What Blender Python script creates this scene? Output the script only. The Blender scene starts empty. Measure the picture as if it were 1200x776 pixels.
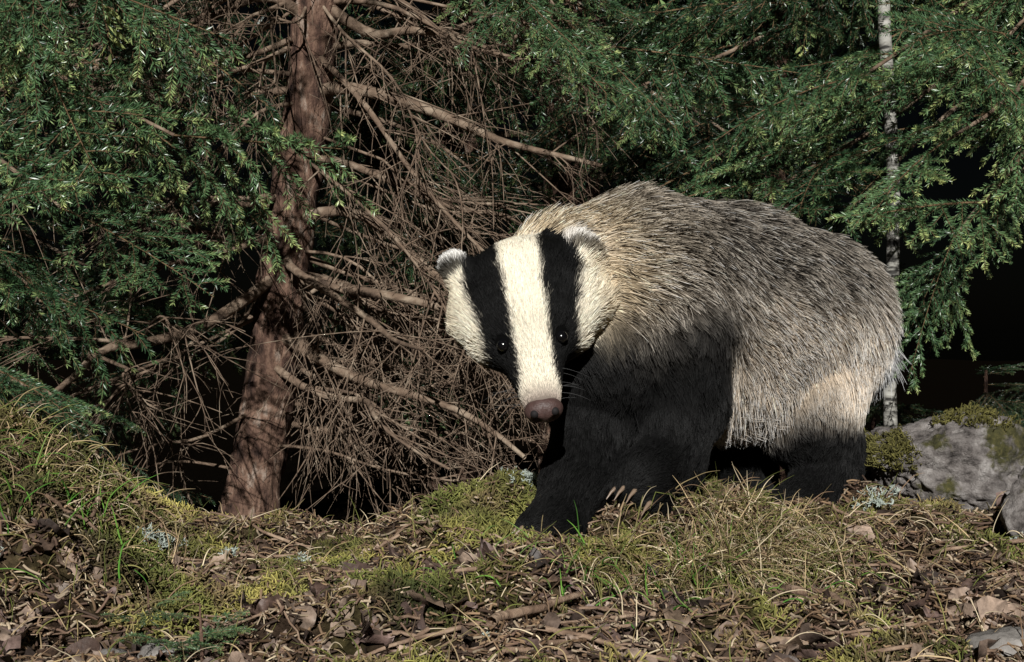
import bpy, math, random, time
import numpy as np
from mathutils import Vector, Matrix, kdtree
T0=time.time()
random.seed(5); rng=np.random.default_rng(11)
S=bpy.context.scene
# ------------------------------------------------------------------ helpers
def sstep(a,b,x):
    t=np.clip((x-a)/(b-a),0,1); return t*t*(3-2*t)
def _h(ix,iy,iz,s):
    n=(ix.astype(np.int64)*374761393+iy.astype(np.int64)*668265263+iz.astype(np.int64)*2147483647%4294967291+s*974711)&0xffffffff
    n=((n^(n>>13))*1274126177)&0xffffffff
    n=((n^(n>>16))*2246822519)&0xffffffff
    return ((n^(n>>15))&0xffffff)/float(0xffffff)
def vn(x,y,z,s=0):
    x=np.asarray(x,float);y=np.asarray(y,float)+0*x;z=np.asarray(z,float)+0*x
    fx,fy,fz=np.floor(x),np.floor(y),np.floor(z)
    u,v,w=x-fx,y-fy,z-fz
    u=u*u*(3-2*u);v=v*v*(3-2*v);w=w*w*(3-2*w)
    r=0
    for a in (0,1):
        for b in (0,1):
            for c in (0,1):
                r=r+_h(fx+a,fy+b,fz*7+c*7,s)*(u if a else 1-u)*(v if b else 1-v)*(w if c else 1-w)
    return r
def fbm(x,y,z,s=0,o=3):
    r=0;a=.5;t=0
    for i in range(o):
        r=r+a*vn(x*2**i,y*2**i,z*2**i,s+i*17);t+=a;a*=.5
    return r/t
def nrmz(v): return v/np.maximum(np.linalg.norm(v,axis=-1,keepdims=True),1e-9)
def empty(name,loc=(0,0,0)):
    o=bpy.data.objects.new(name,None);o.location=loc;S.collection.objects.link(o);return o
def link(o,parent=None):
    S.collection.objects.link(o)
    if parent: o.parent=parent
    return o
def mesh_obj(name,verts,quads=None,mats=(),parent=None,smooth=True,tris=None,attrs=None,matidx=None):
    me=bpy.data.meshes.new(name)
    verts=np.asarray(verts,np.float32)
    li=np.asarray(quads).ravel().astype(np.int32);st=(np.arange(len(quads))*4).astype(np.int32)
    me.vertices.add(len(verts));me.vertices.foreach_set('co',verts.ravel())
    me.loops.add(len(li));me.loops.foreach_set('vertex_index',li)
    me.polygons.add(len(st));me.polygons.foreach_set('loop_start',st)
    if matidx is not None: me.polygons.foreach_set('material_index',np.asarray(matidx,np.int32))
    if smooth: me.polygons.foreach_set('use_smooth',np.ones(len(st),bool))
    me.update(calc_edges=True)
    for k,v in (attrs or {}).items():
        v=np.asarray(v,np.float32)
        if v.ndim==1:
            a=me.attributes.new(k,'FLOAT','POINT');a.data.foreach_set('value',v)
        else:
            a=me.attributes.new(k,'FLOAT_VECTOR','POINT');a.data.foreach_set('vector',v.ravel())
    for m in mats: me.materials.append(m)
    o=bpy.data.objects.new(name,me);return link(o,parent)
def tubes(P,R,sides=5):
    P=np.asarray(P,float);R=np.asarray(R,float);N,K,_=P.shape
    T=np.empty_like(P);T[:,1:-1]=P[:,2:]-P[:,:-2];T[:,0]=P[:,1]-P[:,0];T[:,-1]=P[:,-1]-P[:,-2];T=nrmz(T)
    m=nrmz(P[:,-1]-P[:,0]+1e-6)
    ref=np.where(np.abs(m[:,2:3])<.8,np.array([[0,0,1.]]),np.array([[1.,0,0]]))
    n=nrmz(ref[:,None]-T*np.sum(ref[:,None]*T,-1,keepdims=True));b=np.cross(T,n)
    a=np.arange(sides)*2*np.pi/sides
    V=P[:,:,None]+R[:,:,None,None]*(np.cos(a)[None,None,:,None]*n[:,:,None]+np.sin(a)[None,None,:,None]*b[:,:,None])
    i=np.arange(N)[:,None,None]*K*sides;k=np.arange(K-1)[None,:,None]*sides;s=np.arange(sides)[None,None,:];s2=(s+1)%sides
    Q=np.stack([i+k+s,i+k+s2,i+k+sides+s2,i+k+sides+s],-1).reshape(-1,4)
    return V.reshape(-1,3),Q
def hair_obj(name,P,R,C,mat,parent=None):
    N,K,_=P.shape
    cu=bpy.data.hair_curves.new(name);cu.add_curves([K]*N)
    cu.attributes['position'].data.foreach_set('vector',np.asarray(P,np.float32).ravel())
    a=cu.attributes.get('radius') or cu.attributes.new('radius','FLOAT','POINT')
    a.data.foreach_set('value',np.asarray(R,np.float32).ravel())
    if C.ndim==2: C=np.repeat(C[:,None],K,1)
    a=cu.attributes.new('col','FLOAT_VECTOR','POINT');a.data.foreach_set('vector',np.asarray(C,np.float32).ravel())
    cu.materials.append(mat)
    return link(bpy.data.objects.new(name,cu),parent)
# ---- materials
def newmat(name):
    m=bpy.data.materials.new(name);m.use_nodes=True;nt=m.node_tree
    return m,nt,nt.nodes,nt.links,nt.nodes['Principled BSDF']
def ramp(N,L,src,stops):
    r=N.new('ShaderNodeValToRGB');e=r.color_ramp.elements
    while len(e)<len(stops): e.new(.5)
    for i,(p,c) in enumerate(stops): e[i].position=p;e[i].color=(*c,1)
    L.new(src,r.inputs[0]);return r.outputs[0]
def noise(N,L,scale,detail=6,coord='Object',stretch=None,rough=.6):
    tc=N.new('ShaderNodeTexCoord');n=N.new('ShaderNodeTexNoise');n.inputs['Scale'].default_value=scale
    n.inputs['Detail'].default_value=detail;n.inputs['Roughness'].default_value=rough
    if stretch:
        mp=N.new('ShaderNodeMapping');mp.inputs['Scale'].default_value=stretch
        L.new(tc.outputs[coord],mp.inputs[0]);L.new(mp.outputs[0],n.inputs['Vector'])
    else: L.new(tc.outputs[coord],n.inputs['Vector'])
    return n.outputs['Fac']
def bump(N,L,b,h,strength=.5,dist=.01):
    q=N.new('ShaderNodeBump');q.inputs['Strength'].default_value=strength;q.inputs['Distance'].default_value=dist
    L.new(h,q.inputs['Height']);L.new(q.outputs[0],b.inputs['Normal'])
def attrmat(name,rough=.8,spec=.3,attr='col',trans=0):
    m,nt,N,L,b=newmat(name);a=N.new('ShaderNodeAttribute');a.attribute_name=attr
    L.new(a.outputs['Color'],b.inputs['Base Color']);b.inputs['Roughness'].default_value=rough
    b.inputs['Specular IOR Level'].default_value=spec
    return m
def noisemat(name,scale,stops,rough=.85,stretch=None,bs=.6,bd=.01,bscale=None,spec=.3):
    m,nt,N,L,b=newmat(name);f=noise(N,L,scale,8,stretch=stretch)
    L.new(ramp(N,L,f,stops),b.inputs['Base Color']);b.inputs['Roughness'].default_value=rough
    b.inputs['Specular IOR Level'].default_value=spec
    g=noise(N,L,bscale or scale*2,8,stretch=stretch);bump(N,L,b,g,bs,bd);return m
M_strand=attrmat('plant_fibre',.75,.3)
M_bark=noisemat('spruce_bark',42,[(.34,(.022,.012,.009)),(.46,(.10,.056,.040)),(.57,(.21,.128,.09)),(.70,(.42,.34,.28))],.9,(1,1,.4),1.0,.02,70)
M_dead=noisemat('dead_twig_bark',30,[(.3,(.06,.04,.028)),(.5,(.17,.118,.082)),(.7,(.34,.27,.20))],.85)
M_stem=noisemat('green_stem_bark',60,[(.3,(.07,.045,.02)),(.7,(.22,.14,.075))],.8)
M_birch=noisemat('birch_bark',18,[(.40,(.03,.028,.025)),(.50,(.30,.29,.26)),(.7,(.50,.49,.45))],.7,(1,1,4),.5,.004)
M_rock=noisemat('granite',22,[(.3,(.07,.065,.06)),(.5,(.20,.185,.17)),(.62,(.30,.28,.26)),(.75,(.42,.40,.38))],.85,None,.8,.008,50)
M_twig=noisemat('fallen_wood',40,[(.3,(.09,.055,.035)),(.5,(.24,.16,.11)),(.7,(.42,.31,.22))],.8)
# needles
M_needle,nt,N,L,b=newmat('spruce_needle')
a=N.new('ShaderNodeAttribute');a.attribute_name='tipf'
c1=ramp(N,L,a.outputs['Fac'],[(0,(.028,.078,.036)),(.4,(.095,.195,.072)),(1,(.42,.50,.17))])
hs=N.new('ShaderNodeHueSaturation');a2=N.new('ShaderNodeAttribute');a2.attribute_name='falloff_rnd'
L.new(a2.outputs['Fac'],hs.inputs['Value']);L.new(c1,hs.inputs['Color']);hs.inputs['Saturation'].default_value=.95  # needle value: random per spray times painted light falloff with depth
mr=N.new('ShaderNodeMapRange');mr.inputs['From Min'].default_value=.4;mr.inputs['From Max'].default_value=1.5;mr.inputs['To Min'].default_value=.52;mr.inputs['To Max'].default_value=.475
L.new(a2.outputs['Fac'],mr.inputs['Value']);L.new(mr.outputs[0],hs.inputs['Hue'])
L.new(hs.outputs[0],b.inputs['Base Color']);b.inputs['Roughness'].default_value=.36;b.inputs['Specular IOR Level'].default_value=.6
# hair
M_hair=attrmat('badger_hair',.5,.13)
# ------------------------------------------------------------------ ground
def G(x,y,cx,cy,sx,sy,p=2): return np.exp(-((np.abs((x-cx)/sx))**p+(np.abs((y-cy)/sy))**p))
def H(x,y):
    x=np.asarray(x,float);y=np.asarray(y,float)
    z=-.270-.03*sstep(-.25,-1.2,y)-.12*sstep(.2,.6,y)-.9*sstep(1.0,6,y)-1.2*sstep(6,40,y)
    z=z+.165*G(x,y,-.63,-.06,.20,.26,2.6)+.05*G(x,y,-.52,-.28,.10,.10,2.5)+.075*G(x,y,.16,.01,.28,.20,3)+.022*G(x,y,.38,.18,.2,.12)+.045*G(x,y,.68,.12,.25,.2)+.03*G(x,y,.7,-.2,.2,.2)
    z=z-.026*G(x,y,.05,-.10,.09,.06)-.03*G(x,y,.36,.06,.09,.07)-.055*G(x,y,-.29,-.27,.07,.05)-.03*G(x,y,-.40,-.40,.05,.05)-.025*G(x,y,-.1,-.42,.06,.04)
    near=np.exp(-((x/3)**2+(y/3)**2))
    z=z+near*(.055*(fbm(x*4,y*4,0,1)-.5)+.064*(fbm(x*14,y*14,0,2)-.5)+.032*(fbm(x*45,y*45,0,3)-.5))
    z=z+(1-near)*.5*(fbm(x*.4,y*.4,0,4)-.5)
    return z
def mossmask(x,y):
    m=.12+.9*G(x,y,-.60,-.05,.26,.34,3)+.65*G(x,y,.12,-.02,.36,.18,3)+.5*G(x,y,-.25,-.2,.24,.14)+.5*G(x,y,.55,.0,.25,.2)
    return np.clip(m+(fbm(x*9,y*9,0,21,4)-.5)*2.8,0,1)
def axis(lo,hi,step,far0,far1):
    c=np.arange(lo,hi,step);o1=[];d=step;v=hi
    while v<far1: o1.append(v);v+=d;d*=1.12
    o1.append(far1);o0=[];d=step;v=lo-step
    while v>far0: o0.append(v);v-=d;d*=1.12
    o0.append(far0);return np.concatenate([np.array(o0[::-1]),c,np.array(o1)])
gx=axis(-.95,.95,.006,-80,80);gy=axis(-.75,.45,.006,-40,120)
X,Y=np.meshgrid(gx,gy,indexing='ij');Z=H(X,Y)
nx,ny=X.shape;i=np.arange(nx-1)[:,None]*ny;j=np.arange(ny-1)[None]
Q=np.stack([i+j,i+ny+j,i+ny+j+1,i+j+1],-1).reshape(-1,4)
M_soil,nt,N,L,b=newmat('forest_soil')
f=noise(N,L,45,8);c1=ramp(N,L,f,[(.3,(.010,.007,.005)),(.5,(.045,.03,.021)),(.62,(.10,.07,.045)),(.75,(.18,.13,.10))])
f2=noise(N,L,90,6);c2=ramp(N,L,f2,[(.3,(.010,.012,.003)),(.5,(.045,.05,.012)),(.7,(.12,.12,.03))])
a=N.new('ShaderNodeAttribute');a.attribute_name='moss';mx=N.new('ShaderNodeMix');mx.data_type='RGBA'
L.new(a.outputs['Fac'],mx.inputs[0]);L.new(c1,mx.inputs[6]);L.new(c2,mx.inputs[7])
a=N.new('ShaderNodeAttribute');a.attribute_name='far_shade';m2=N.new('ShaderNodeMix');m2.data_type='RGBA';L.new(a.outputs['Fac'],m2.inputs[0]);L.new(mx.outputs[2],m2.inputs[6])
L.new(ramp(N,L,f,[(.3,(.002,.0015,.001)),(.7,(.006,.0045,.003))]),m2.inputs[7]);L.new(m2.outputs[2],b.inputs['Base Color'])  # far soil colour painted near black to stand for unlit night ground
b.inputs['Roughness'].default_value=1;b.inputs['Specular IOR Level'].default_value=0
g=noise(N,L,130,8);bump(N,L,b,g,1,.012)
mm=mossmask(X,Y)
mesh_obj('ground',np.stack([X,Y,Z],-1).reshape(-1,3),Q,[M_soil],attrs={'moss':mm.ravel(),'far_shade':sstep(.35,.9,Y).ravel()})  # painted night darkness grows with distance behind the bank
def gnormal(x,y):
    e=.006;hx=(H(x+e,y)-H(x-e,y))/(2*e);hy=(H(x,y+e)-H(x,y-e))/(2*e)
    return nrmz(np.stack([-hx,-hy,np.ones_like(hx)],-1))
def scatter(n,x0,x1,y0,y1): return rng.uniform(x0,x1,n),rng.uniform(y0,y1,n)
x,y=scatter(430000,-.8,.85,-.6,.3);m=mossmask(x,y);k=(rng.random(len(x))<sstep(.3,.8,m)*.9);x,y,m=x[k],y[k],m[k]
n=len(x);nr=gnormal(x,y);cl=np.stack([vn(x*70,y*70,0,31)-.5,vn(x*70,y*70,0,32)-.5,0*x],-1)
ln=(.005+.014*vn(x*25,y*25,0,33))*rng.uniform(.6,1.3,n)
d=nrmz(nr+cl*1.6+rng.normal(0,.35,(n,3)));p0=np.stack([x,y,H(x,y)-.001],-1)
P=np.stack([p0,p0+d*ln[:,None]*.55,p0+nrmz(d+rng.normal(0,.35,(n,3)))*ln[:,None]],1)
br=(.22+1.4*vn(x*18,y*18,0,34))*rng.uniform(.6,1.4,n)*(.6+.75*vn(x*5,y*5,0,36));yel=np.clip(fbm(x*12,y*12,0,35)*1.7-.35,0,1)[:,None]
brn=(sstep(.42,.72,fbm(x*20,y*20,0,37))*.8)[:,None]
C=(np.array([.085,.105,.025])*(1-yel)+np.array([.24,.205,.06])*yel);C=C*(1-brn)+np.array([.15,.105,.055])*brn;C=C*br[:,None]
C=np.stack([C*.22,C*.8,C*1.7],1)
hair_obj('moss',P,np.repeat(np.array([[.0008,.0009,.0004]]),n,0),C,M_strand)
def blades(n,x,y,ln,lean,cols,rad=.0007):
    k=~(((x>-.03)&(x<.2)&(y<-.03)&(y>-.19))|((x>.3)&(x<.42)&(y<.12)&(y>-.02)))|(rng.random(n)<.08);x,y,ln=x[k],y[k],ln[k];n=len(x)
    K=6;p=np.stack([x,y,H(x,y)-.002],-1);dr=nrmz(rng.normal(0,.45,(n,3))*np.array([1,1,.3])+np.array([0,0,1.])+lean)
    P=[p];cur=p;g=rng.uniform(.1,.5,n)[:,None]
    for q in range(1,K):
        dr=nrmz(dr+np.array([0,0,-1.])*g+rng.normal(0,.12,(n,3)));cur=cur+dr*(ln/K)[:,None]
        zz=H(cur[:,0],cur[:,1])+.002;cur=cur.copy();cur[:,2]=np.maximum(cur[:,2],zz);P.append(cur)
    P=np.stack(P,1);R=rad*np.array([.9,1,1,.8,.6,.2])[None]*rng.uniform(.6,1.2,n)[:,None]
    cc=cols[rng.integers(0,len(cols),n)]*rng.uniform(.5,1.4,n)[:,None];return P,R,cc
straw=np.array([[.44,.33,.19],[.31,.24,.12],[.20,.19,.06],[.14,.16,.04],[.60,.50,.34],[.2,.13,.08]])
green=np.array([[.06,.18,.02],[.10,.22,.03],[.16,.24,.06]])
L1=[]
x,y=scatter(4200,-.8,.85,-.6,.3);L1.append(blades(4200,x,y,rng.uniform(.025,.08,4200),np.array([0,-.3,-.4]),straw,.0006))
x=rng.normal(.2,.08,5400);y=rng.normal(-.14,.05,5400);L1.append(blades(5400,x,y,rng.uniform(.03,.1,5400),np.array([.1,-.9,-.2]),straw,.0006))
x=rng.normal(-.55,.14,1500);y=rng.normal(-.15,.1,1500);L1.append(blades(1500,x,y,rng.uniform(.03,.08,1500),np.array([0,-.3,-.3]),straw,.0006))
x=rng.normal(.12,.1,180);y=rng.normal(-.22,.06,180);L1.append(blades(180,x,y,rng.uniform(.03,.07,180),np.array([0,-.1,.3]),green,.0008))
x=rng.normal(-.56,.1,160);y=rng.normal(-.25,.06,160);L1.append(blades(160,x,y,rng.uniform(.04,.1,160),np.array([0,-.1,.4]),green,.0008))
hair_obj('grass',np.concatenate([a[0] for a in L1]),np.concatenate([a[1] for a in L1]),np.concatenate([a[2] for a in L1]),M_strand)
n=46000;x,y=scatter(n,-.8,.85,-.65,.3);p=np.stack([x,y,H(x,y)+.005],-1)
d=nrmz(rng.normal(0,1,(n,3))*np.array([1,1,.4]));ln=rng.uniform(.005,.024,n)[:,None]
P=np.stack([p-d*ln*.5,p+rng.normal(0,.0015,(n,3)),p+d*ln*.5],1)
C=np.array([[.13,.08,.045],[.26,.17,.10],[.05,.032,.022],[.42,.33,.23],[.16,.10,.07]])[rng.integers(0,5,n)]*rng.uniform(.5,1.2,n)[:,None]
hair_obj('forest_debris',P,np.repeat(rng.uniform(.0004,.0013,n)[:,None],3,1),C,M_strand)
# leaf litter
def leaves(n,x,y,size,cols,lift=.004,tilt=.5):
    a=np.linspace(0,1,7);wv=np.array([.02,.6,.95,1,.8,.42,.0])*.42
    s=np.linspace(-1,1,5)
    A,Sx=np.meshgrid(a,s,indexing='ij');Wd=wv[:,None]*Sx
    base=np.stack([A-.5,Wd,0*A],-1).reshape(-1,3)
    V=np.repeat(base[None],n,0)*size[:,None,None]
    V[:,:,1]*=rng.uniform(.6,1.2,n)[:,None]
    c1=rng.normal(0,9,n)[:,None];c2=rng.uniform(-4,22,n)[:,None]
    V[:,:,2]+=c1*V[:,:,0]**2+c2*V[:,:,1]**2+rng.normal(0,.0035,(n,35))*(size[:,None]/.04)+ .15*np.abs(V[:,:,1])
    V[:,:,:2]+=rng.normal(0,.0018,(n,35,2))*(size[:,None,None]/.04)
    yaw=rng.uniform(0,6.28,n);t1=rng.normal(0,tilt,n);t2=rng.normal(0,tilt,n)
    def rot(ax,an):
        c,s_=np.cos(an),np.sin(an);R=np.zeros((n,3,3));o=[0,1,2];i,j=[k for k in o if k!=ax]
        R[:,ax,ax]=1;R[:,i,i]=c;R[:,j,j]=c;R[:,i,j]=-s_;R[:,j,i]=s_;return R
    R=rot(2,yaw)@rot(1,t1)@rot(0,t2);V=np.einsum('nij,nvj->nvi',R,V)
    V+=np.stack([x,y,H(x,y)+lift],-1)[:,None]
    V[:,:,2]=np.maximum(V[:,:,2],H(V[:,:,0],V[:,:,1])+.0005)
    q=[]
    for i in range(6):
        for j in range(4): q.append([i*5+j,(i+1)*5+j,(i+1)*5+j+1,i*5+j+1])
    Q=(np.arange(n)[:,None,None]*35+np.array(q)[None]).reshape(-1,4)
    col=cols[rng.integers(0,len(cols),n)]*rng.uniform(.5,1.25,n)[:,None]
    col=col[:,None]*(1-.35*(np.abs(Sx.reshape(-1))[None,:,None]<.1))*rng.uniform(.75,1.2,(n,35,1))
    return V.reshape(-1,3),Q,col.reshape(-1,3)
lc=np.array([[.19,.125,.09],[.25,.18,.14],[.11,.07,.055],[.34,.25,.19],[.06,.042,.034],[.20,.135,.115]])
x=rng.uniform(-.6,.8,2300);y=rng.uniform(-.62,.1,2300);m=mossmask(x,y);k=rng.random(len(x))<np.clip(1.05-m*1.3,.05,1)*sstep(.1,-.3,y+.0*x);x,y=x[k],y[k]
V,Q,Cc=leaves(len(x),x,y,rng.uniform(.012,.045,len(x)),lc,.001,.45)
M_leaf,nt,N,L,b=newmat('dead_leaf');a=N.new('ShaderNodeAttribute');a.attribute_name='col';f=noise(N,L,160,5)
mm_=N.new('ShaderNodeMix');mm_.data_type='RGBA';mm_.blend_type='MULTIPLY';mm_.inputs[0].default_value=.8
L.new(a.outputs['Color'],mm_.inputs[6]);L.new(ramp(N,L,f,[(.3,(.35,.33,.32)),(.6,(1,1,1))]),mm_.inputs[7]);L.new(mm_.outputs[2],b.inputs['Base Color'])
b.inputs['Roughness'].default_value=.55;bump(N,L,b,f,.5,.002)
mesh_obj('leaf_litter',V,Q,[M_leaf],attrs={'col':Cc})
xs=np.array([.17,.24,-.455,-.06,.6,.52,-.10,-.08,.15]);ys=np.array([-.42,-.44,-.2,-.36,-.36,-.3,-.44,-.33,-.36])
V,Q,Cc=leaves(9,xs,ys,np.array([.05,.055,.03,.045,.06,.065,.04,.045,.035]),np.array([[.46,.33,.23],[.34,.24,.17]]),.012,.25)
mesh_obj('fallen_leaf',V,Q,[M_leaf],attrs={'col':Cc})
PL=[];RL=[]
def twig(x0,y0,x1,y1,r,jit=.01):
    t=np.linspace(0,1,8);X_=x0+(x1-x0)*t;Y_=y0+(y1-y0)*t
    X_=X_+rng.normal(0,jit*.3,8);Y_=Y_+rng.normal(0,jit*.3,8);Zt=H(X_,Y_)
    A=np.polyfit(t,Zt,1);Zs=np.maximum(np.polyval(A,t)+.008,Zt*.5+np.polyval(A,t)*.5+.004)+rng.normal(0,.001,8)
    PL.append(np.stack([X_,Y_,Zs+r],-1));RL.append(r*np.linspace(1,.55,8))
twig(-.02,-.42,.06,-.31,.0052);twig(.02,-.37,-.09,-.39,.0036);twig(-.0,-.47,.10,-.40,.003);twig(.26,-.26,.31,-.36,.006)
twig(.02,-.42,.17,-.5,.003);twig(-.1,-.13,-.03,-.1,.003);twig(-.35,-.12,-.28,-.2,.0025);twig(-.45,-.12,-.43,-.2,.004)
for q in range(220):
    x0=random.uniform(-.7,.75);y0=random.uniform(-.6,.1);an=random.uniform(0,6.28);l=random.uniform(.03,.15)
    twig(x0,y0,x0+l*math.cos(an),y0+l*math.sin(an)*.7,random.uniform(.0008,.0024))
V,Q=tubes(np.array(PL),np.array(RL),7);mesh_obj('fallen_twigs',V,Q,[M_twig])
# stones
def rock(name,c,s,seed,mat,amp=.25,sub=5,hr=(.72,.98)):
    bpy.ops.mesh.primitive_ico_sphere_add(subdivisions=sub,radius=1);o=bpy.context.object;o.name=name;me=o.data;me.name=name
    v=np.empty(len(me.vertices)*3);me.vertices.foreach_get('co',v);v=v.reshape(-1,3)
    r=np.random.default_rng(seed);D=nrmz(r.normal(0,1,(16,3)));h=r.uniform(hr[0],hr[1],16)
    sc=np.min(np.where(v@D.T>.05,h[None]/np.maximum(v@D.T,.05),9),1);v=v*np.minimum(sc,1.15)[:,None]
    rd=1-np.abs(2*fbm(v[:,0]*5,v[:,1]*5+seed,v[:,2]*5,seed+3)-1)
    v=v*(1+amp*(fbm(v[:,0]*2+seed,v[:,1]*2,v[:,2]*2,seed)-.5)[:,None]-.10*(rd**6)[:,None]+.07*(fbm(v[:,0]*12,v[:,1]*12+seed,v[:,2]*12,seed)-.5)[:,None])
    v=v*np.array(s);me.vertices.foreach_set('co',v.astype(np.float32).ravel());me.update()
    me.polygons.foreach_set('use_smooth',np.ones(len(me.polygons),bool));o.location=c;me.materials.append(mat);return o,v+np.array(c)
M_mrock,nt,N,L,b=newmat('mossy_granite')
f=noise(N,L,40,9,rough=.7);c1=ramp(N,L,f,[(.36,(.045,.038,.034)),(.46,(.17,.15,.14)),(.56,(.28,.255,.24)),(.68,(.46,.43,.41))])
f2=noise(N,L,110,6);c2=ramp(N,L,f2,[(.3,(.02,.022,.006)),(.55,(.08,.075,.02)),(.7,(.14,.12,.04))])
f3=noise(N,L,15,7);ms=ramp(N,L,f3,[(.52,(0,0,0)),(.58,(1,1,1))])
mx=N.new('ShaderNodeMix');mx.data_type='RGBA';L.new(ms,mx.inputs[0]);L.new(c1,mx.inputs[6]);L.new(c2,mx.inputs[7]);L.new(mx.outputs[2],b.inputs['Base Color'])
b.inputs['Roughness'].default_value=.85;g=noise(N,L,60,9,rough=.7);bump(N,L,b,g,1,.014)
RC=np.array([.58,.16,-.18]);RS=np.array([.165,.10,.095])
r1,rv=rock('mossy_rock',tuple(RC),tuple(RS),3,M_mrock,.3,6,(.6,.98))
rock('stone',(.60,-.07,-.222),(.06,.07,.07),5,M_mrock,.3,5,(.6,.95))
rock('stone',(-.305,-.43,H(-.305,-.43)+.006),(.026,.02,.018),6,M_rock,sub=4)
rock('stone',(-.345,-.44,H(-.345,-.44)+.004),(.022,.02,.015),8,M_rock,sub=4)
rock('stone',(.40,-.52,H(.40,-.52)+.003),(.03,.02,.015),9,M_rock,sub=4)
k=(rv[:,2]>-.17)&(rng.random(len(rv))<.3)&(fbm(rv[:,0]*16,rv[:,1]*16,rv[:,2]*16,9)>.44)&((rv[:,0]<.50)|(rv[:,2]>-.118));b0=rv[k];b0=np.repeat(b0,11,0)+rng.normal(0,.003,(len(b0)*11,3))
nn=nrmz((b0-RC)/RS**2);n=len(b0)
P=np.stack([b0-nn*.003,b0+nn*.002+rng.normal(0,.0015,(n,3)),b0+nn*.003+rng.normal(0,.0025,(n,3))],1)
C=np.array([.12,.11,.03])*rng.uniform(.3,1.3,n)[:,None]
o=hair_obj('moss_cap',P,np.full((n,3),.0006),C,M_strand);o.parent=r1;o.matrix_parent_inverse=Matrix.Translation(-Vector(RC))
# lichen tufts
PL=[];RL=[]
def lichen(cx,cy,cz,s,n):
    for q in range(n):
        p=np.array([cx,cy,cz])+rng.normal(0,s*.6,3)*np.array([1,1,.3]);d=nrmz(rng.normal(0,.8,3)+np.array([0,-.2,.9]))
        for w in range(5):
            l=s*rng.uniform(.3,.7);d2=nrmz(d+rng.normal(0,.6,3));e=p+d2*l;PL.append(np.stack([p,(p+e)/2+rng.normal(0,s*.06,3),e]));RL.append([.0008,.0006,.0003]);
            for w2 in range(3):
                st=p+d2*l*rng.uniform(.4,1);e2=st+nrmz(d2+rng.normal(0,.9,3))*l*.45;PL.append(np.stack([st,(st+e2)/2,e2]));RL.append([.0006,.0005,.0003])
for cx,cy,s,n in [(-.41,-.08,.018,20),(-.385,-.05,.016,14),(-.25,-.06,.016,14),(-.32,-.05,.013,10),(.02,.0,.017,14),(.0,.02,.013,8),(.43,.03,.016,12),(.45,.08,.02,14),(-.02,-.4,.012,8),(.43,-.4,.012,10),(.56,-.1,.01,8),(-.27,-.3,.014,8),(-.48,-.35,.012,8)]:
    lichen(cx,cy,float(H(cx,cy))+.008,s,n)
n=len(PL);C=np.array([.46,.52,.46])*rng.uniform(.5,1.1,n)[:,None]
hair_obj('lichen',np.array(PL),np.array(RL),C,M_strand)
print('ground',time.time()-T0)
# ------------------------------------------------------------------ badger
bad=empty('badger')
O_=np.array([.005,-.09,.078]);F=nrmz(np.array([.030,-.11,-.17]));R_=np.array([1,.05,.15]);R_=nrmz(R_-F*(R_@F));U=np.cross(F,R_)
def hd(f,r,u): return O_+F*f+R_*r+U*u
A=np.array
back=nrmz(A([.76,.65,0.]));down=A([0,0,-1.])
prims=[]
def pr(a,b,ra,rb,kind,ln,flow,lift=.4): prims.append((A(a,float),A(b,float),ra,rb,kind,ln,nrmz(A(flow,float)),lift))
bk=back*.9+down*.4
pr((.152,.02,.050),(.27,.12,.036),.106,.112,'body',.034,bk,.36)
pr((.27,.12,.036),(.380,.21,.014),.112,.110,'body',.038,back*.75+down*.8,.36)
pr((.13,.0,.060),(.06,-.045,.062),.090,.066,'neck',.030,A([.8,.45,-.2]),.40)
pr((.115,-.015,-.02),(.16,.03,-.045),.074,.07,'leg',.026,down+back*.3)
pr((.20,.06,-.04),(.35,.18,-.045),.076,.080,'belly',.040,back*.4+down)
pr((.465,.29,.03),(.50,.325,-.03),.022,.014,'tail',.05,(.2,.15,-1))
# head
pr(hd(.035,0,-.012),hd(.07,0,-.008),.058,.051,'head',.011,-F,.22)
pr(hd(.055,-.036,-.02),hd(.075,-.027,-.022),.043,.038,'cheek',.018,-F*.8-R_*.6,.3)
pr(hd(.050,.044,-.018),hd(.075,.030,-.020),.045,.038,'cheek',.022,-F*.8+R_*.6,.32)
pr(hd(.10,0,-.006),hd(.178,0,-.006),.035,.0175,'head',.006,-F,.22)
pr(hd(.09,0,-.028),hd(.165,0,-.022),.032,.014,'head',.007,-F,.22)
for s in (-1,1): pr(hd(.024,s*.057,.008),hd(.010,s*.069,.020),.015,.0135,'ear',.010,-F*1.+R_*s*.4,.45)
# legs (feet rest on the ground)
def gz(x,y,o): return (x,y,float(H(x,y))+o)
paws=[]
def leg(pts,rad,toe,lf=.015):
    for q in range(len(pts)-1): pr(pts[q],pts[q+1],rad[q],rad[q+1],'leg',lf+.008*(q==0),A(pts[q+1])-A(pts[q])+A([0,0,-.01]),.32)
    e=A(pts[-1]);d=nrmz(A([toe[0],toe[1],0]));s=A([-d[1],d[0],0])
    for k in range(-2,3):
        p=e+s*k*.014+d*(.022-.0025*k*k);p[2]=H(p[0],p[1])+.014
        pr(e+s*k*.006,p,.015,.011,'paw',.005,d,.3);paws.append((p+d*.006+A([0,0,.003]),d+s*k*.09))
leg([(.09,.01,-.01),(.10,.0,-.085),(.075,-.055,gz(.075,-.055,.055)[2]),gz(.045,-.108,.028)],[.058,.046,.035,.026],(-.85,-.55))
leg([(.19,-.03,.0),(.20,-.015,-.08),(.18,-.04,gz(.18,-.04,.045)[2]),gz(.155,-.078,.026)],[.06,.044,.034,.025],(-.8,-.6))
leg([(.405,.19,-.01),(.375,.15,-.10),(.405,.17,gz(.405,.17,.055)[2]),gz(.395,.145,.028),gz(.36,.10,.026)],[.075,.064,.044,.034,.028],(-.75,-.65))
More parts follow.
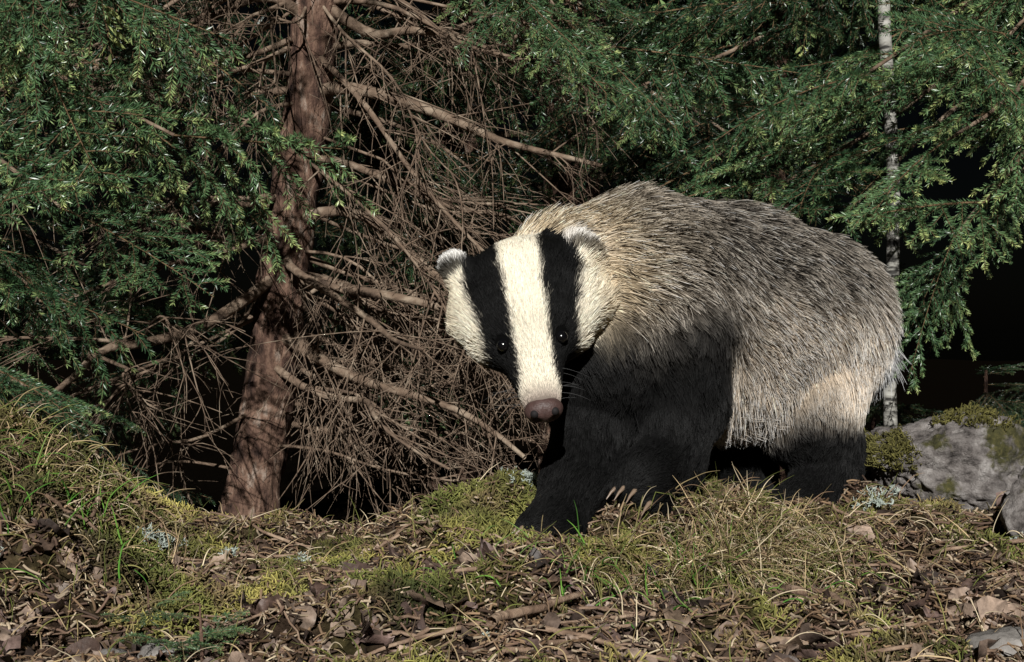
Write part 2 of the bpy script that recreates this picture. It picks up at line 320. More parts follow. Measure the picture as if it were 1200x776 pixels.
leg([(.335,.255,-.02),(.285,.21,-.095),(.31,.235,gz(.31,.235,.05)[2]),gz(.305,.22,.026),gz(.27,.185,.024)],[.07,.052,.038,.030,.026],(-.75,-.65))
def sdf_all(p):
    D=np.empty((len(p),len(prims)))
    for q,(a,b,ra,rb,*_) in enumerate(prims):
        ab=b-a;t=np.clip(((p-a)@ab)/max(ab@ab,1e-9),0,1);D[:,q]=np.linalg.norm(p-a-t[:,None]*ab,axis=1)-(ra+(rb-ra)*t)
    return D
def sdf(p):
    D=sdf_all(p);k=.008;m=D.min(1);return m-k*np.log(np.sum(np.exp(-(D-m[:,None])/k),1))
def grad(p,e=.001):
    return nrmz(np.stack([sdf(p+A(v)*e)-sdf(p-A(v)*e) for v in ((1,0,0),(0,1,0),(0,0,1))],-1))
h=.006;lo=A([-.13,-.30,-.31]);hi=A([.58,.40,.24]);dim=((hi-lo)/h).astype(int)
g=[lo[q]+np.arange(dim[q])*h for q in range(3)];GX=np.stack(np.meshgrid(*g,indexing='ij'),-1).reshape(-1,3)
Vv=np.concatenate([sdf(c) for c in np.array_split(GX,12)]).reshape(dim)
def surface_nets(V,lo,h):
    n=V.shape;s=V<0;acc=np.zeros((n[0]-1,n[1]-1,n[2]-1,3));cnt=np.zeros(acc.shape[:3]);I=np.stack(np.meshgrid(*[np.arange(q) for q in n],indexing='ij'),-1).astype(float);cr=[]
    for ax in range(3):
        s0=[slice(None)]*3;s1=[slice(None)]*3;s0[ax]=slice(0,-1);s1[ax]=slice(1,None);a=V[tuple(s0)];b=V[tuple(s1)]
        c=s[tuple(s0)]!=s[tuple(s1)];t=np.where(c,a/np.where(a==b,1,a-b),0);p=I[tuple(s0)].copy();p[...,ax]+=t;cr.append((c,s[tuple(s0)]))
        o=[q for q in range(3) if q!=ax]
        for d0 in(0,1):
            for d1 in(0,1):
                sl=[slice(None)]*3;sl[o[0]]=slice(d0,d0+n[o[0]]-1);sl[o[1]]=slice(d1,d1+n[o[1]]-1);sl=tuple(sl);acc+=p[sl]*c[sl][...,None];cnt+=c[sl]
    act=cnt>0;idx=np.full(cnt.shape,-1);idx[act]=np.arange(act.sum());P=acc[act]/cnt[act][:,None]*h+lo;Q=[]
    for ax in range(3):
        c,si=cr[ax];b_,c_=(ax+1)%3,(ax+2)%3;w=np.argwhere(c);ok=(w[:,b_]>0)&(w[:,c_]>0)&(w[:,b_]<n[b_]-1)&(w[:,c_]<n[c_]-1);w=w[ok];ins=si[tuple(w.T)]
        def cell(db,dc):
            v=w.copy();v[:,b_]-=db;v[:,c_]-=dc;return idx[tuple(v.T)]
        q=np.stack([cell(1,1),cell(0,1),cell(0,0),cell(1,0)],-1);q[~ins]=q[~ins][:,::-1];Q.append(q)
    return P,np.concatenate(Q)
BV,BQ=surface_nets(Vv,lo,h)
for _ in range(2): BV=BV-grad(BV)*sdf(BV)[:,None]
print('body verts',len(BV),time.time()-T0)
kinds=['body','neck','head','cheek','ear','leg','paw','belly','tail'];KI=A([kinds.index(q[4]) for q in prims])
def skinfo(p):
    D=sdf_all(p);m=D.min(1,keepdims=True);W=np.exp(-(D-m)/.012);W/=W.sum(1,keepdims=True)
    kw=np.stack([W[:,KI==q].sum(1) for q in range(len(kinds))],-1)
    ln=W@A([q[5] for q in prims]);fl=W@np.stack([q[6] for q in prims]);lf=W@A([q[7] for q in prims]);return kw,ln,fl,lf
BK=.006
def furcolor(p,jit):
    kw,ln,fl,lf=skinfo(p);n=len(p)
    q=p-O_;f=q@F;r=q@R_;u=q@U;ar=np.abs(r)
    B=np.zeros((n,3,3)) # base band tip
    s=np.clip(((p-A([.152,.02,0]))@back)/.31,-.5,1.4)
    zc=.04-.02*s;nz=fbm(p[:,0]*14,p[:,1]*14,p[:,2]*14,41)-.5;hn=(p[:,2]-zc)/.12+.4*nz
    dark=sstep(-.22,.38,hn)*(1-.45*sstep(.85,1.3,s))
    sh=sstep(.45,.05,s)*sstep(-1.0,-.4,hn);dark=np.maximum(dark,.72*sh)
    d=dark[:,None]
    body=np.stack([A([.74,.60,.44])*(1-d)+A([.15,.112,.08])*d,A([.74,.61,.47])*(1-d)+A([.008,.0065,.005])*d,A([1.,.95,.87])*(1-d)+A([.50,.44,.37])*d],1)
    bz=(sstep(.0,-.05,p[:,2]+.06*nz)*sstep(.14,-.02,s+.2*nz))[:,None,None];body=body*(1-bz)+BK*bz
    nt_=sstep(-.48,-.12,s+.3*nz)[:,None]*.8
    neck=np.stack([A([.70,.57,.39])*(1-nt_)+A([.24,.18,.125])*nt_,A([.56,.43,.27])*(1-nt_)+A([.04,.030,.020])*nt_,A([.93,.81,.61])*(1-nt_)+A([.62,.52,.40])*nt_],1)
    nd=sstep(.030,-.02,p[:,2])[:,None,None];neck=neck*(1-nd)+BK*nd
    blk=np.full((n,3,3),BK);blk[:,2]*=4
    lg=sstep(-.12,-.08,p[:,2])*sstep(.5,.9,s);lg=lg[:,None,None];leg_=blk*(1-lg)+body*lg
    bel=body.copy();bw=(sstep(.0,.2,s)*sstep(-.145,-.12,p[:,2]))[:,None,None];bel=bel*bw+BK*(1-bw)
    c=np.interp(f,[-.04,.0,.06,.115,.15,.175],[.047,.044,.038,.031,.026,.022])+jit*.0014+.003*(fbm(p[:,0]*60,p[:,1]*60,p[:,2]*60,77)-.5)
    w=np.interp(f,[-.04,0,.06,.115,.15,.176],[.021,.021,.019,.0135,.009,.0])
    k=sstep(.003,-.003,np.abs(ar-c)-w)*sstep(-.05,-.03,u)
    thr=sstep(-.048,-.062,u)*sstep(.13,.10,f)
    k=np.maximum(k,thr);k=k[:,None,None]
    wh=A([.96,.88,.72])*np.ones((n,3,3));mz=sstep(.160,.190,f)[:,None,None];wh=wh*(1-mz)+A([.34,.27,.23])*mz
    wh=wh*(1-.25*sstep(.06,.09,ar)[:,None,None]*A([.3,.6,1.]))
    head=wh*(1-k)+BK*k
    ew=sstep(.018,.008,f+jit*.001)[:,None,None];ear=A([1.,.97,.92])*ew+BK*(1-ew)
    kb=[body,neck,head,head,ear,leg_,blk,bel,body*0+.6]
    kw2=kw**1.6;kw2/=kw2.sum(1,keepdims=True)
    for q_ in range(len(kinds)): B+=kb[q_]*kw2[:,q_][:,None,None]
    hz=((kw[:,2]+kw[:,3])>.35)&(f>-.02);B[hz]=head[hz]
    return B,kw,ln,fl,lf,f,r,u
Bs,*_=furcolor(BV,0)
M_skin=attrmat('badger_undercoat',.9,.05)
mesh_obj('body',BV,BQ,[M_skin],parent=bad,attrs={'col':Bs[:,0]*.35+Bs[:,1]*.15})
a0=BV[BQ[:,0]];a1=BV[BQ[:,1]];a2=BV[BQ[:,2]];a3=BV[BQ[:,3]]
ar_=.5*np.linalg.norm(np.cross(a2-a0,a3-a1),axis=1)
kwq,lnq,*_=skinfo((a0+a2)/2);dens=1+kwq[:,2]*5+kwq[:,3]*3.2+kwq[:,4]*6+kwq[:,5]*.9+kwq[:,6]*3
def makefur(NF,dens,lscale,rad,clump,guard=False):
    wq=ar_*dens
    qi=rng.choice(len(BQ),NF,p=wq/wq.sum());s_=rng.random((NF,1));t_=rng.random((NF,1))
    p=(a0[qi]*(1-s_)+a1[qi]*s_)*(1-t_)+(a3[qi]*(1-s_)+a2[qi]*s_)*t_
    nr=grad(p);jit=rng.normal(0,1,NF);Bc,kw,ln,fl,lf,f,r,u=furcolor(p,jit)
    keep=np.ones(NF,bool)
    for e in eyes: keep&=np.linalg.norm(p-e,axis=1)>.0095
    for e in eyes: ln=ln*np.where((np.linalg.norm(p-e-F*.008,axis=1)<.014),.5,1)
    keep&=~((f>.184)&(kw[:,2]>.5))
    p,nr,Bc,kw,ln,fl,lf,f=[v[keep] for v in(p,nr,Bc,kw,ln,fl,lf,f)];n=len(p)
    ln=ln*lscale*rng.uniform(.6,1.3,n)*np.where(kw[:,2]>.5,np.interp(f,[0,.08,.18],[1.2,1,.65]),1)
    fl=nrmz(fl);cn=np.stack([fbm(p[:,0]*28,p[:,1]*28,p[:,2]*28,50+q)-.5 for q in range(3)],-1)*1.3+np.stack([vn(p[:,0]*110,p[:,1]*110,p[:,2]*110,60+q)-.5 for q in range(3)],-1)*.7
    cn*=np.where((kw[:,2]+kw[:,4]+kw[:,6])>.4,.3,1.)[:,None]
    fl=fl+cn+rng.normal(0,.15,(n,3));tg=nrmz(fl-nr*np.sum(fl*nr,1,keepdims=True))
    K=5;tt=np.linspace(0,1,K);PP=[p-nr*.001];cur=p
    for q in range(1,K):
        ll=lf*(1.25-.85*tt[q])*(1.15 if guard else 1);dd=nrmz(tg+nr*ll[:,None]+down*.15*tt[q]+rng.normal(0,.05,(n,3)));cur=cur+dd*(ln/(K-1))[:,None];PP.append(cur)
    PP=np.stack(PP,1)
    if clump>0:
        ns=int(n*.028);si=rng.choice(n,ns,replace=False);kd=kdtree.KDTree(ns)
        for q,w in enumerate(si): kd.insert(p[w],q)
        kd.balance();near=np.fromiter((si[kd.find(v)[1]] for v in p.tolist()),int,n)
        cs=(np.clip(ln/.03,0,1)*clump*rng.uniform(.4,1,n))[:,None,None]*(tt**1.4)[None,:,None]
        PP=PP*(1-cs)+PP[near]*cs
    bt=A([[1,0,0],[.6,.4,0],[0,1,0],[0,.75,.25],[0,0,1.]])
    Cc=np.einsum('kb,nbc->nkc',bt,Bc)*rng.uniform(.65,1.2,n)[:,None,None]
    bodyk=(kw[:,0]+kw[:,1]+kw[:,7])>.5;g=rng.random(n)
    blacks=(Bc.mean((1,2))<.03)
    if guard:
        Cc[:,:2]*=.8;Cc[:,2:4]=Cc[:,2:4]*.6;Cc[:,4]=np.minimum(Cc[:,4]*1.35,.95)
    g1=(g<.11)&bodyk&~blacks;Cc[g1]=Cc[g1]*1.7+.20*A([1.05,.98,.88])
    g2=(g>.88)&bodyk;Cc[g2]*=.15
    return PP,rad*A([1,1,.95,.75,.2])[None]*np.where(ln>.02,1.,.8)[:,None]*rng.uniform(.75,1.2,n)[:,None],np.minimum(Cc,.97)
def surf_u(f0,r0):
    uu=np.linspace(.09,-.03,240);d=sdf(A([hd(f0,r0,w) for w in uu]));return uu[np.argmax(d<0)]
eyes=[hd(.116,s*.031,surf_u(.116,s*.031)+.001) for s in(-1,1)]
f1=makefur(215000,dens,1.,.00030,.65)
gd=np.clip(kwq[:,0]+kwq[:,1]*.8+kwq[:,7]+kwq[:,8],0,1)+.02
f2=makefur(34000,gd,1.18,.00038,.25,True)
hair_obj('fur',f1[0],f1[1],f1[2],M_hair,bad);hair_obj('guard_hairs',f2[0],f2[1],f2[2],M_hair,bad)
print('fur',time.time()-T0)
def basic(name,col,rough,spec=.5,coat=0):
    m,nt,N,L,b=newmat(name);f=noise(N,L,200,4);L.new(ramp(N,L,f,[(.3,tuple(c*.7 for c in col)),(.7,col)]),b.inputs['Base Color']);b.inputs['Roughness'].default_value=rough
    b.inputs['Coat Weight'].default_value=coat;return m,N,L,b
M_eye,*_=basic('eye_gloss',(.004,.004,.005),.16,1.,1)
def sphere(name,c,s,mat,parent,seg=32,rot=None):
    bpy.ops.mesh.primitive_uv_sphere_add(segments=seg,ring_count=seg//2,radius=1);o=bpy.context.object;o.name=name;o.data.name=name
    o.data.polygons.foreach_set('use_smooth',np.ones(len(o.data.polygons),bool));o.data.materials.append(mat)
    m=Matrix([[R_[q]*s[0],F[q]*s[1],U[q]*s[2],c[q]] for q in range(3)]+[[0,0,0,1]]);o.data.transform(m);o.data.flip_normals() if m.determinant()<0 else None;o.parent=parent;return o
for e,nm in zip(eyes,('eye_right','eye_left')): sphere(nm,e,(.0070,.0074,.0064),M_eye,bad)
M_nose,N,L,b=basic('nose_leather',(.085,.048,.042),.5,.3);bump(N,L,b,noise(N,L,700,2),.6,.0012)
NC=hd(.190,0,-.004)
no=sphere('nose',NC,(.0205,.0135,.0150),M_nose,bad,48)
for v in no.data.vertices:
    q=np.array(v.co)-NC;f_,r_,u_=q@F,q@R_,q@U
    for s in(-1,1):
        d_=math.hypot(r_-s*.009,u_+.001)
        if f_>.002 and d_<.006: v.co=Vector(np.array(v.co)-F*.008*(1-(d_/.006)**2))
    if abs(r_)<.002 and f_>0: v.co=Vector(np.array(v.co)-F*.0012)
M_blk,*_=basic('nostril_dark',(.006,.004,.004),.8)
for s,nm in((-1,'nostril_right'),(1,'nostril_left')): sphere(nm,hd(.1975,s*.0105,.0035),(.0046,.0044,.0046),M_blk,bad,16)
n=16;W=[];
for q in range(n):
    s=-1 if q%2 else 1;f0=rng.uniform(.14,.18);st=hd(f0,s*rng.uniform(.016,.022),rng.uniform(-.02,.0));d=nrmz(R_*s*1.+F*rng.uniform(-.5,.3)+U*rng.uniform(-.4,.3));l=rng.uniform(.02,.045)
    W.append([st+d*l*t+down*l*.25*t*t for t in np.linspace(0,1,5)])
W=A(W);hair_obj('whiskers',W,np.full((n,5),.00011)*A([1,1,.8,.6,.3]),np.full((n,3),.12),M_hair,bad)
M_claw,*_=basic('claw_horn',(.24,.17,.12),.35)
PL=[];RL=[]
for pp,d in paws:
    d=nrmz(d);L_=.026;PL.append([pp+d*L_*t+A([0,0,1])*(.006*math.sin(t*3.1)-.013*t) for t in np.linspace(0,1,5)]);RL.append([.0036,.0034,.0027,.0017,.0004])
V,Q=tubes(A(PL),A(RL),8);mesh_obj('claws',V,Q,[M_claw],parent=bad)
# ------------------------------------------------------------------ spruce foliage
def spray(seed,Ln=.42,pend=.3,coarse=1.):
    r=np.random.default_rng(seed)
    def shoot(p,d,l,droop,K=7):
        t=np.linspace(0,1,K)[:,None];side=r.normal(0,.08,3);return p+d*l*t+np.array([0,0,-1])*droop*l*t**2+side*l*t**2
    main=shoot(np.zeros(3),nrmz(A([1,0,.1])),Ln,.2,12);ms=[(main,.0028,.3)]
    x=.03;sd=1
    while x<Ln-.015:
        i=x/Ln*11;i0=int(i);p=main[i0]+(main[min(i0+1,11)]-main[i0])*(i-i0)
        l=(.5*(Ln-x)**.8*.8+.05)*r.uniform(.6,1.2);an=r.uniform(.6,.95)*sd
        d=nrmz(A([math.cos(an),math.sin(an),-pend*r.uniform(.4,1.6)+.1]));s=shoot(p,d,l,pend*1.1)
        ms.append((s,.0014,.6));yy=.032;s2=1
        while yy<l-.014:
            k=yy/l*6;k0=int(k);pp=s[k0]+(s[min(k0+1,6)]-s[k0])*(k-k0);dloc=nrmz(s[min(k0+1,6)]-s[k0]+1e-6)
            l2=(.42*(l-yy)+.028)*r.uniform(.6,1.25);perp=nrmz(np.cross(dloc,A([0,0,1.])))*s2
            d2=nrmz(dloc*.9+perp*.55+A([0,0,-pend*.4]));ms.append((shoot(pp,d2,l2,pend*.6,5),.001,1.));yy+=r.uniform(.026,.044)*coarse;s2=-s2
        x+=r.uniform(.026,.042)*coarse;sd=-sd
    V=[];Q=[];TF=[];MI=[];vo=0
    for pts,rad,yg in ms:
        v,q=tubes(pts[None],np.linspace(rad,rad*.4,len(pts))[None],3);V.append(v);Q.append(q+vo);vo+=len(v);TF.append(np.zeros(len(v)));MI.append(np.ones(len(q)))
        sl=np.linalg.norm(np.diff(pts,axis=0),axis=1);cum=np.concatenate([[0],np.cumsum(sl)]);T_=cum[-1];nn=int(T_/(.0010*coarse**2))
        if yg<.5: nn=int(nn*.5)
        if nn<2: continue
        w=r.random(nn)*T_;c=np.stack([np.interp(w,cum,pts[:,q_]) for q_ in range(3)],-1);ix=np.clip(np.searchsorted(cum,w)-1,0,len(sl)-1);tn=nrmz(pts[ix+1]-pts[ix])
        rv=r.normal(0,1,(nn,3))*A([1,1,.6])+A([0,0,.35]);pd=nrmz(rv-tn*np.sum(rv*tn,1,keepdims=True));nd=nrmz(tn*r.uniform(.8,1.2,nn)[:,None]+pd)
        nl=r.uniform(.012,.017,nn)[:,None]*(1-.3*(w/T_)[:,None]**4)*coarse**.5;sdv=nrmz(np.cross(nd,r.normal(0,1,(nn,3))))*.0009*coarse
        v=np.stack([c,c+nd*nl*.5+sdv,c+nd*nl,c+nd*nl*.5-sdv],1).reshape(-1,3);V.append(v);Q.append(np.arange(nn*4).reshape(-1,4)+vo);vo+=len(v)
        tf=np.clip(.25*r.random(nn)+.85*(w/T_)**2*(yg>.5)*r.uniform(.1,1),0,1);TF.append(np.repeat(tf,4));MI.append(np.zeros(nn))
    return np.concatenate(V),np.concatenate(Q),np.concatenate(TF),np.concatenate(MI)
SP=[spray(100+q,[.42,.36,.46,.3,.4,.34,.42,.38][q],[.1,.2,.35,.12,.55,.25,.08,.3][q]) for q in range(8)]
SC=[spray(200+q,[.42,.36,.46][q],[.3,.5,.8][q],2.0) for q in range(3)]
print('sprays',[len(s[1]) for s in SP],[len(s[1]) for s in SC],time.time()-T0)
FOL={}
def put(tree,loc,yaw,pitch,roll,sc,var,coarse=False,br=1.):
    M=Matrix.Translation(Vector(loc))@Matrix.Rotation(yaw,4,'Z')@Matrix.Rotation(pitch,4,'Y')@Matrix.Rotation(roll,4,'X')@Matrix.Scale(sc,4)
    FOL.setdefault(tree.name,[]).append((np.array(M),SC[var%3] if coarse else SP[var],br*random.uniform(.65,1.35)))  # br darkens deeper sprays in their colour, imitating flash falloff
def poly(a,b,sag=.08,K=14,wob=.012):
    t=np.linspace(0,1,K)[:,None];p=A(a)*(1-t)+A(b)*t;L_=np.linalg.norm(A(b)-A(a))
    p[:,2]+=sag*L_*np.sin(np.pi*t[:,0]);w=rng.normal(0,1,(3,3));
    for q in range(3): p+=wob*w[q]*np.sin(np.pi*(q+1)*t);
    return p
def limb(tree,store,a,b,n=9,sc=1.,r=.011,start=.25,sag=.08,pm=(.15,.65),br=1.,coarse=False):
    p=poly(a,b,sag);store.append((p,np.linspace(r,r*.25,len(p))))
    d=A(b)-A(a);yaw=math.atan2(d[1],d[0])
    for q in range(n):
        t=start+(1-start)*q/max(n-1,1);i=t*(len(p)-1);i0=min(int(i),len(p)-2);c=p[i0]+(p[i0+1]-p[i0])*(i-i0)
        s=1 if q%2 else -1;ya=yaw+s*random.uniform(.35,1.0) if q<n-1 else yaw
        put(tree,c,ya,random.uniform(*pm),random.uniform(-.7,.7),sc*random.uniform(.75,1.15),random.randrange(8),coarse,br)
def trunk(name,pts,rad,mat,tree,sides=40,amp=.08,seed=0):
    K=260;pts=A(pts);t=np.linspace(0,len(pts)-1,K);P=np.stack([np.interp(t,np.arange(len(pts)),pts[:,q]) for q in range(3)],-1);R=np.interp(t,np.arange(len(pts)),rad)
    P[:,0]+=.006*np.sin(P[:,2]*9+seed)
    V,Q=tubes(P[None],R[None],sides);c=np.repeat(P,sides,0);d=V-c
    m=1+amp*(fbm(V[:,0]*55,V[:,1]*55,V[:,2]*22,seed)-.5)*2;mesh_obj(name,c+d*m[:,None],Q,[mat],parent=tree)
TOT=0
def finish(tree,store,mat=M_dead,name='limbs'):
    global TOT
    if store:
        V,Q=tubes(A([s[0] for s in store]),A([s[1] for s in store]),7);mesh_obj(name,V,Q,[mat],parent=tree)
    L_=FOL.get(tree.name,[])
    if not L_: return
    V=[];Q=[];TF=[];MI=[];RN=[];vo=0
    for M,(v,q,tf,mi),br in L_:
        V.append(v@M[:3,:3].T+M[:3,3]);Q.append(q+vo);vo+=len(v);TF.append(tf);MI.append(mi);RN.append(np.full(len(v),br))
    Q=np.concatenate(Q);TOT+=len(Q)
    mesh_obj('foliage',np.concatenate(V),Q,[M_needle,M_stem],parent=tree,smooth=False,attrs={'tipf':np.concatenate(TF),'falloff_rnd':np.concatenate(RN)},matidx=np.concatenate(MI))
def crown(tree,x,y,z0,z1,r0,step=.2,per=5,sc=2.2):
    z=z0
    while z<z1:
        rr_=r0*(1-(z-z0)/(z1-z0))+.15
        for q in range(per):
            an=random.uniform(0,6.28);c=random.uniform(.1,.6)*rr_
            put(tree,(x+c*math.cos(an),y+c*math.sin(an),z),an,random.uniform(.1,.5),random.uniform(-.4,.4),sc*random.uniform(.7,1.1),random.randrange(3),True)
        z+=step
# --- main spruce with dead lower branches
T1=empty('spruce_tree')
trunk('trunk',[(-.485,.9,-.45),(-.47,.9,-.28),(-.435,.9,-.05),(-.40,.9,.15),(-.375,.9,.35),(-.357,.9,.6),(-.33,.92,1.2),(-.3,.95,2.5),(-.28,.95,5.5)],[.075,.05,.046,.044,.042,.041,.038,.03,.01],M_bark,T1,amp=.16,seed=3)
def tx(z): return float(np.interp(z,[-.42,-.28,-.05,.15,.35,.6,1.2],[-.485,-.47,-.435,-.40,-.375,-.357,-.33]))
big=[];sec=[];ter=[]
def dead(a,b,r,nsec=None,sag=.02,wob=.012,hang=.5):
    p=poly(a,b,sag,14,wob);big.append((p,np.linspace(r,r*.3,14)));L_=np.linalg.norm(A(b)-A(a));n=nsec or int(L_/.024)
    d=nrmz(A(b)-A(a))
    for q in range(n):
        t=random.uniform(.12,1);i=t*13;i0=min(int(i),12);c=p[i0]+(p[i0+1]-p[i0])*(i-i0)
        v=nrmz(d*random.uniform(.2,1)+nrmz(rng.normal(0,1,3)*A([1,1,.7]))*.9+A([0,0,-hang*random.uniform(0,1.4)]))
        l=random.uniform(.06,.24)*(1.1-.4*t);w=rng.normal(0,.12,3);tt_=np.linspace(0,1,7)[:,None];s=c+v*l*tt_+(w+A([0,0,-.25*hang]))*l*tt_**2;sec.append((s,np.linspace(.0016,.0006,7)*random.uniform(.7,1.3)))
        for k in range(random.randint(2,6)):
            u_=random.uniform(.15,1);j=u_*6;j0=min(int(j),5);cc=s[j0]+(s[j0+1]-s[j0])*(j-j0);v2=nrmz(v+rng.normal(0,.65,3)+A([0,0,-.25]));l2=random.uniform(.02,.1);t2=np.linspace(0,1,5)[:,None]
            ter.append((cc+v2*l2*t2+(rng.normal(0,.15,3)+A([0,0,-.15]))*l2*t2**2,np.linspace(.0009,.0004,5)))
for a,b,r in [((-.34,.88,.43),(.15,.70,.275),.013),((-.33,.88,.58),(.05,.82,.44),.011),((-.38,.88,.2),(.02,.7,.03),.011),((-.40,.88,.1),(-.06,.6,.0),.014),
  ((-.43,.88,.0),(.02,.58,-.2),.013),((-.37,.9,.56),(-.8,.8,.55),.011),((-.36,.9,.44),(-.75,.95,.3),.008),((-.40,.88,.13),(-.13,.5,-.03),.009),
  ((-.44,.88,-.05),(-.1,.6,-.22),.008),((-.38,.88,.3),(.1,.95,.14),.008),((-.36,.88,.5),(.0,1.0,.6),.008),((-.42,.88,.02),(-.05,.9,-.18),.007)]: dead(a,b,r)
pp=A([(-.42,.88,.10),(-.47,.8,.05),(-.53,.72,.0),(-.60,.66,-.02),(-.66,.6,-.03),(-.68,.55,-.07),(-.73,.5,-.12),(-.80,.47,-.14)]);ti=np.linspace(0,7,14)
pp=np.stack([np.interp(ti,np.arange(8),pp[:,q]) for q in range(3)],-1);big.append((pp,np.linspace(.012,.003,14)))
dead((-.60,.66,-.02),(-.48,.45,-.0),.003,10);dead((-.66,.6,-.04),(-.52,.5,-.11),.0035,10);dead((-.6,.66,-.02),(-.9,.6,.0),.004,14)
for q in range(50):
    z=random.uniform(-.25,.75);an=random.uniform(-2.9,.35) if random.random()<.8 else random.uniform(0,6.28)
    if -2.0<an<-1.1: an+=1.0
    l=random.uniform(.25,.65)
    a=(tx(z)+.04*math.cos(an),.9+.04*math.sin(an),z);b=(a[0]+l*math.cos(an),max(a[1]+l*.7*math.sin(an),.42),z-l*random.uniform(.1,.75));b=(b[0],b[1],max(b[2],-.3))
    dead(a,b,random.uniform(.003,.0065))
for nm,st_,sd in(('dead_branches',big,7),('dead_twigs',sec,4),('dead_twiglets',ter,3)):
    V,Q=tubes(A([s[0] for s in st_]),A([s[1] for s in st_]),sd);mesh_obj(nm,V,Q,[M_dead],parent=T1)
print('dead',len(sec),len(ter),time.time()-T0)
st=[]
limb(T1,st,(-.33,.9,.85),(.02,.65,.50),5,.7,.010,.65);limb(T1,st,(-.33,.92,.95),(.12,.80,.50),6,.75,.01,.6)
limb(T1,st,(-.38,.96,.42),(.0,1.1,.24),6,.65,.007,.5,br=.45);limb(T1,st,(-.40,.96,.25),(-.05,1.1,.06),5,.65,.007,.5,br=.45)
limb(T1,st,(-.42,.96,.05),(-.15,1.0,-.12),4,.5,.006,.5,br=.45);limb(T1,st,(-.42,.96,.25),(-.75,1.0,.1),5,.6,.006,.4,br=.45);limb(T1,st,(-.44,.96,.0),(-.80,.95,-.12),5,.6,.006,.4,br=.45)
crown(T1,-.3,.95,1.3,5.5,1.1);finish(T1,st)
# --- left spruce
T2=empty('spruce_tree');trunk('trunk',[(-1.5,.8,-.5),(-1.47,.8,1),(-1.45,.85,5)],[.08,.065,.012],M_bark,T2,seed=8);st=[]
for a,b,n,sc,br in [((-1.47,.8,.75),(-.50,.44,.29),9,.85,1.3),((-1.47,.8,1.),(-.68,.55,.52),7,.9,.6),((-1.47,.8,.6),(-.66,.42,.18),8,.8,1.2),((-1.47,.8,.42),(-.76,.40,.08),7,.75,1.1),
  ((-1.47,.8,.2),(-.80,.43,-.04),7,.65,1.),((-1.47,.8,.8),(-.72,.75,.38),7,.8,.45),((-1.47,.8,.3),(-.80,.75,.05),6,.7,.45),((-1.47,.8,1.1),(-.76,.40,.56),6,.8,.8),((-1.47,.8,-.02),(-.85,.7,-.18),6,.5,.6),((-1.47,.8,.1),(-.74,.62,-.10),6,.5,.7),((-1.47,.8,.05),(-.68,.8,-.25),6,.45,.6)]: limb(T2,st,a,b,n,sc,start=.4,br=br)
crown(T2,-1.45,.85,1.3,5,1.2);finish(T2,st)
# --- right spruce
T3=empty('spruce_tree');trunk('trunk',[(1.5,1.15,-.6),(1.45,1.15,1),(1.4,1.15,5.5)],[.09,.07,.012],M_bark,T3,seed=9);st=[]
for a,b,n,sc,br in [((1.45,1.15,.75),(.46,.72,.25),9,.8,1.),((1.45,1.15,.85),(.55,.58,.40),8,.85,1.2),((1.45,1.15,.78),(.66,.48,.29),8,.8,1.4),((1.45,1.15,.66),(.74,.55,.20),7,.7,1.3),
  ((1.45,1.15,.7),(.60,.82,.22),7,.7,.5),((1.45,1.15,1.0),(.48,.85,.58),7,.9,.45),((1.45,1.15,1.),(.74,.45,.44),7,.8,1.3),((1.45,1.15,.7),(.34,.98,.30),7,.8,.45),((1.45,1.15,1.05),(.38,.78,.55),7,.8,.6),((1.45,1.15,.8),(.22,1.05,.46),7,.85,.42)]: limb(T3,st,a,b,n,sc,start=.4,br=br,pm=(.1,.55))
limb(T3,st,(1.0,.8,.40),(.70,.60,.14),6,.5,.006,.4,pm=(.7,1.1),br=1.35)
crown(T3,1.4,1.15,1.3,5.5,1.3);finish(T3,st)
# --- background spruces
for (x,y,s,br) in [(.15,2.0,1,.3),(-1.65,2.1,2,.3),(-.2,3.2,4,.25),(.75,2.6,6,.25)]:  # low br: distance dimming painted into the needles
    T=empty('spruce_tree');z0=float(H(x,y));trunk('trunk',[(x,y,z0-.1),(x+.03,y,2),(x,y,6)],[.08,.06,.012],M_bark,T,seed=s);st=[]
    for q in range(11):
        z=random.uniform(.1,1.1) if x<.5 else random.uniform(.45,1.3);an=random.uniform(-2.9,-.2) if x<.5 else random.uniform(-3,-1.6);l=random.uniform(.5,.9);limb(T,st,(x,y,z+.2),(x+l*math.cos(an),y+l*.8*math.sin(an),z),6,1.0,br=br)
    crown(T,x,y,1.4,6,1.3,.3,5,2.4);finish(T,st)
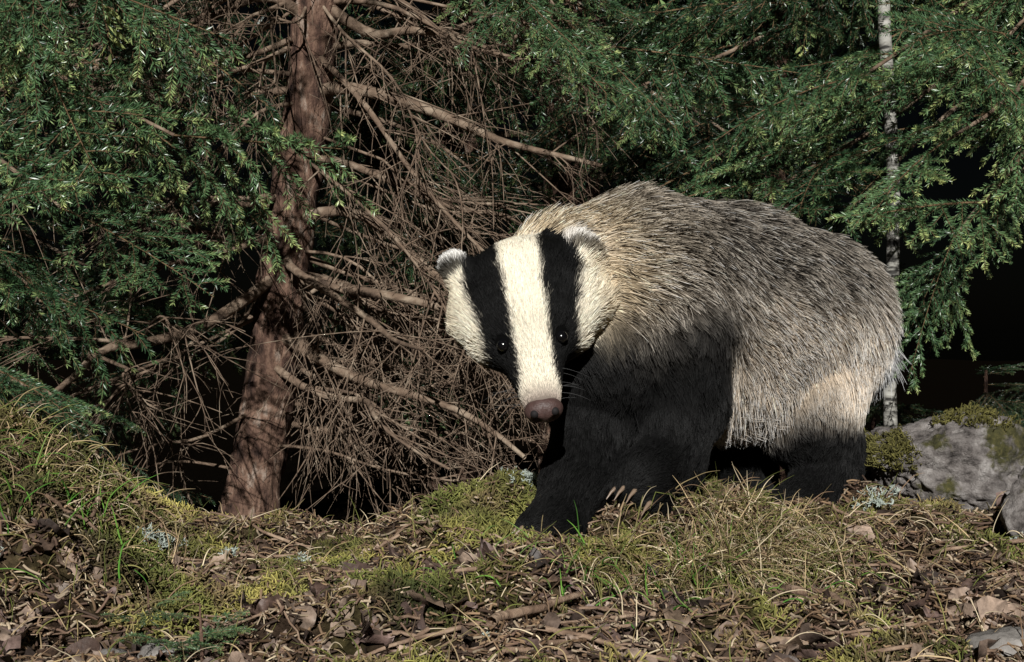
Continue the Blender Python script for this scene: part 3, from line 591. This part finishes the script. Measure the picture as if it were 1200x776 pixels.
# --- low undergrowth saplings and seedlings
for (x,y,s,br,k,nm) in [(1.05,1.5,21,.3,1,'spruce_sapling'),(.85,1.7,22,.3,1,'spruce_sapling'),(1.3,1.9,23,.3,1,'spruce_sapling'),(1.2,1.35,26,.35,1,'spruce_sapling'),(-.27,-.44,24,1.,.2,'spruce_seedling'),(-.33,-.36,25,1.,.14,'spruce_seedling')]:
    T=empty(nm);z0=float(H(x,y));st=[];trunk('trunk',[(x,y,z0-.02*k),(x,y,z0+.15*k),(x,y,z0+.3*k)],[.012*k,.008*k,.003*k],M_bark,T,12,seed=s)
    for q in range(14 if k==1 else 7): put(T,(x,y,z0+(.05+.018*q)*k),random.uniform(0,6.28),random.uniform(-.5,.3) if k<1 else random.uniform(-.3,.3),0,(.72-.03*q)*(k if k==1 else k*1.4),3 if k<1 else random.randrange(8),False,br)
    finish(T,st)
# --- birch
T=empty('birch_tree');trunk('trunk',[(.652,.74,-.5),(.640,.74,.2),(.634,.74,.6),(.62,.76,2),(.6,.8,4)],[.012,.011,.0105,.010,.005],M_birch,T,24,seed=12,amp=.06)
st=[]
for q in range(8):
    z=1.4+q*.3;an=q*2.4;st.append((poly((.62,.76,z),(.62+.6*math.cos(an),.76+.6*math.sin(an),z+.5)),np.linspace(.006,.001,14)))
finish(T,st,M_birch,'branches')
print('foliage quads',TOT,time.time()-T0)
# ------------------------------------------------------------------ light
sd=Vector((-.06,-1,.50)).normalized()
sl=bpy.data.lights.new('sun','SUN');sl.energy=5;sl.angle=math.radians(.5);sl.color=(1,.98,.94);so=bpy.data.objects.new('sun',sl);S.collection.objects.link(so);so.rotation_euler=(-sd).to_track_quat('-Z','Y').to_euler()
w=bpy.data.worlds.new('World');S.world=w;w.use_nodes=True;N=w.node_tree.nodes;L=w.node_tree.links
sk=N.new('ShaderNodeTexSky');sk.sky_type='NISHITA';sk.sun_disc=False;sk.sun_elevation=math.asin(sd.z);sk.sun_rotation=math.atan2(sd.x,sd.y)
L.new(sk.outputs[0],N['Background'].inputs[0]);N['Background'].inputs[1].default_value=.0003
cd=bpy.data.cameras.new('camera');cd.lens=50;cd.sensor_width=36;cd.clip_end=500;cd.clip_start=.02
co=bpy.data.objects.new('camera',cd);co.location=(0,-1.6667,0);co.rotation_euler=(math.radians(90),0,0);S.collection.objects.link(co);S.camera=co
S.view_settings.view_transform='Standard';S.view_settings.look='None';S.view_settings.exposure=0
print('done',time.time()-T0)
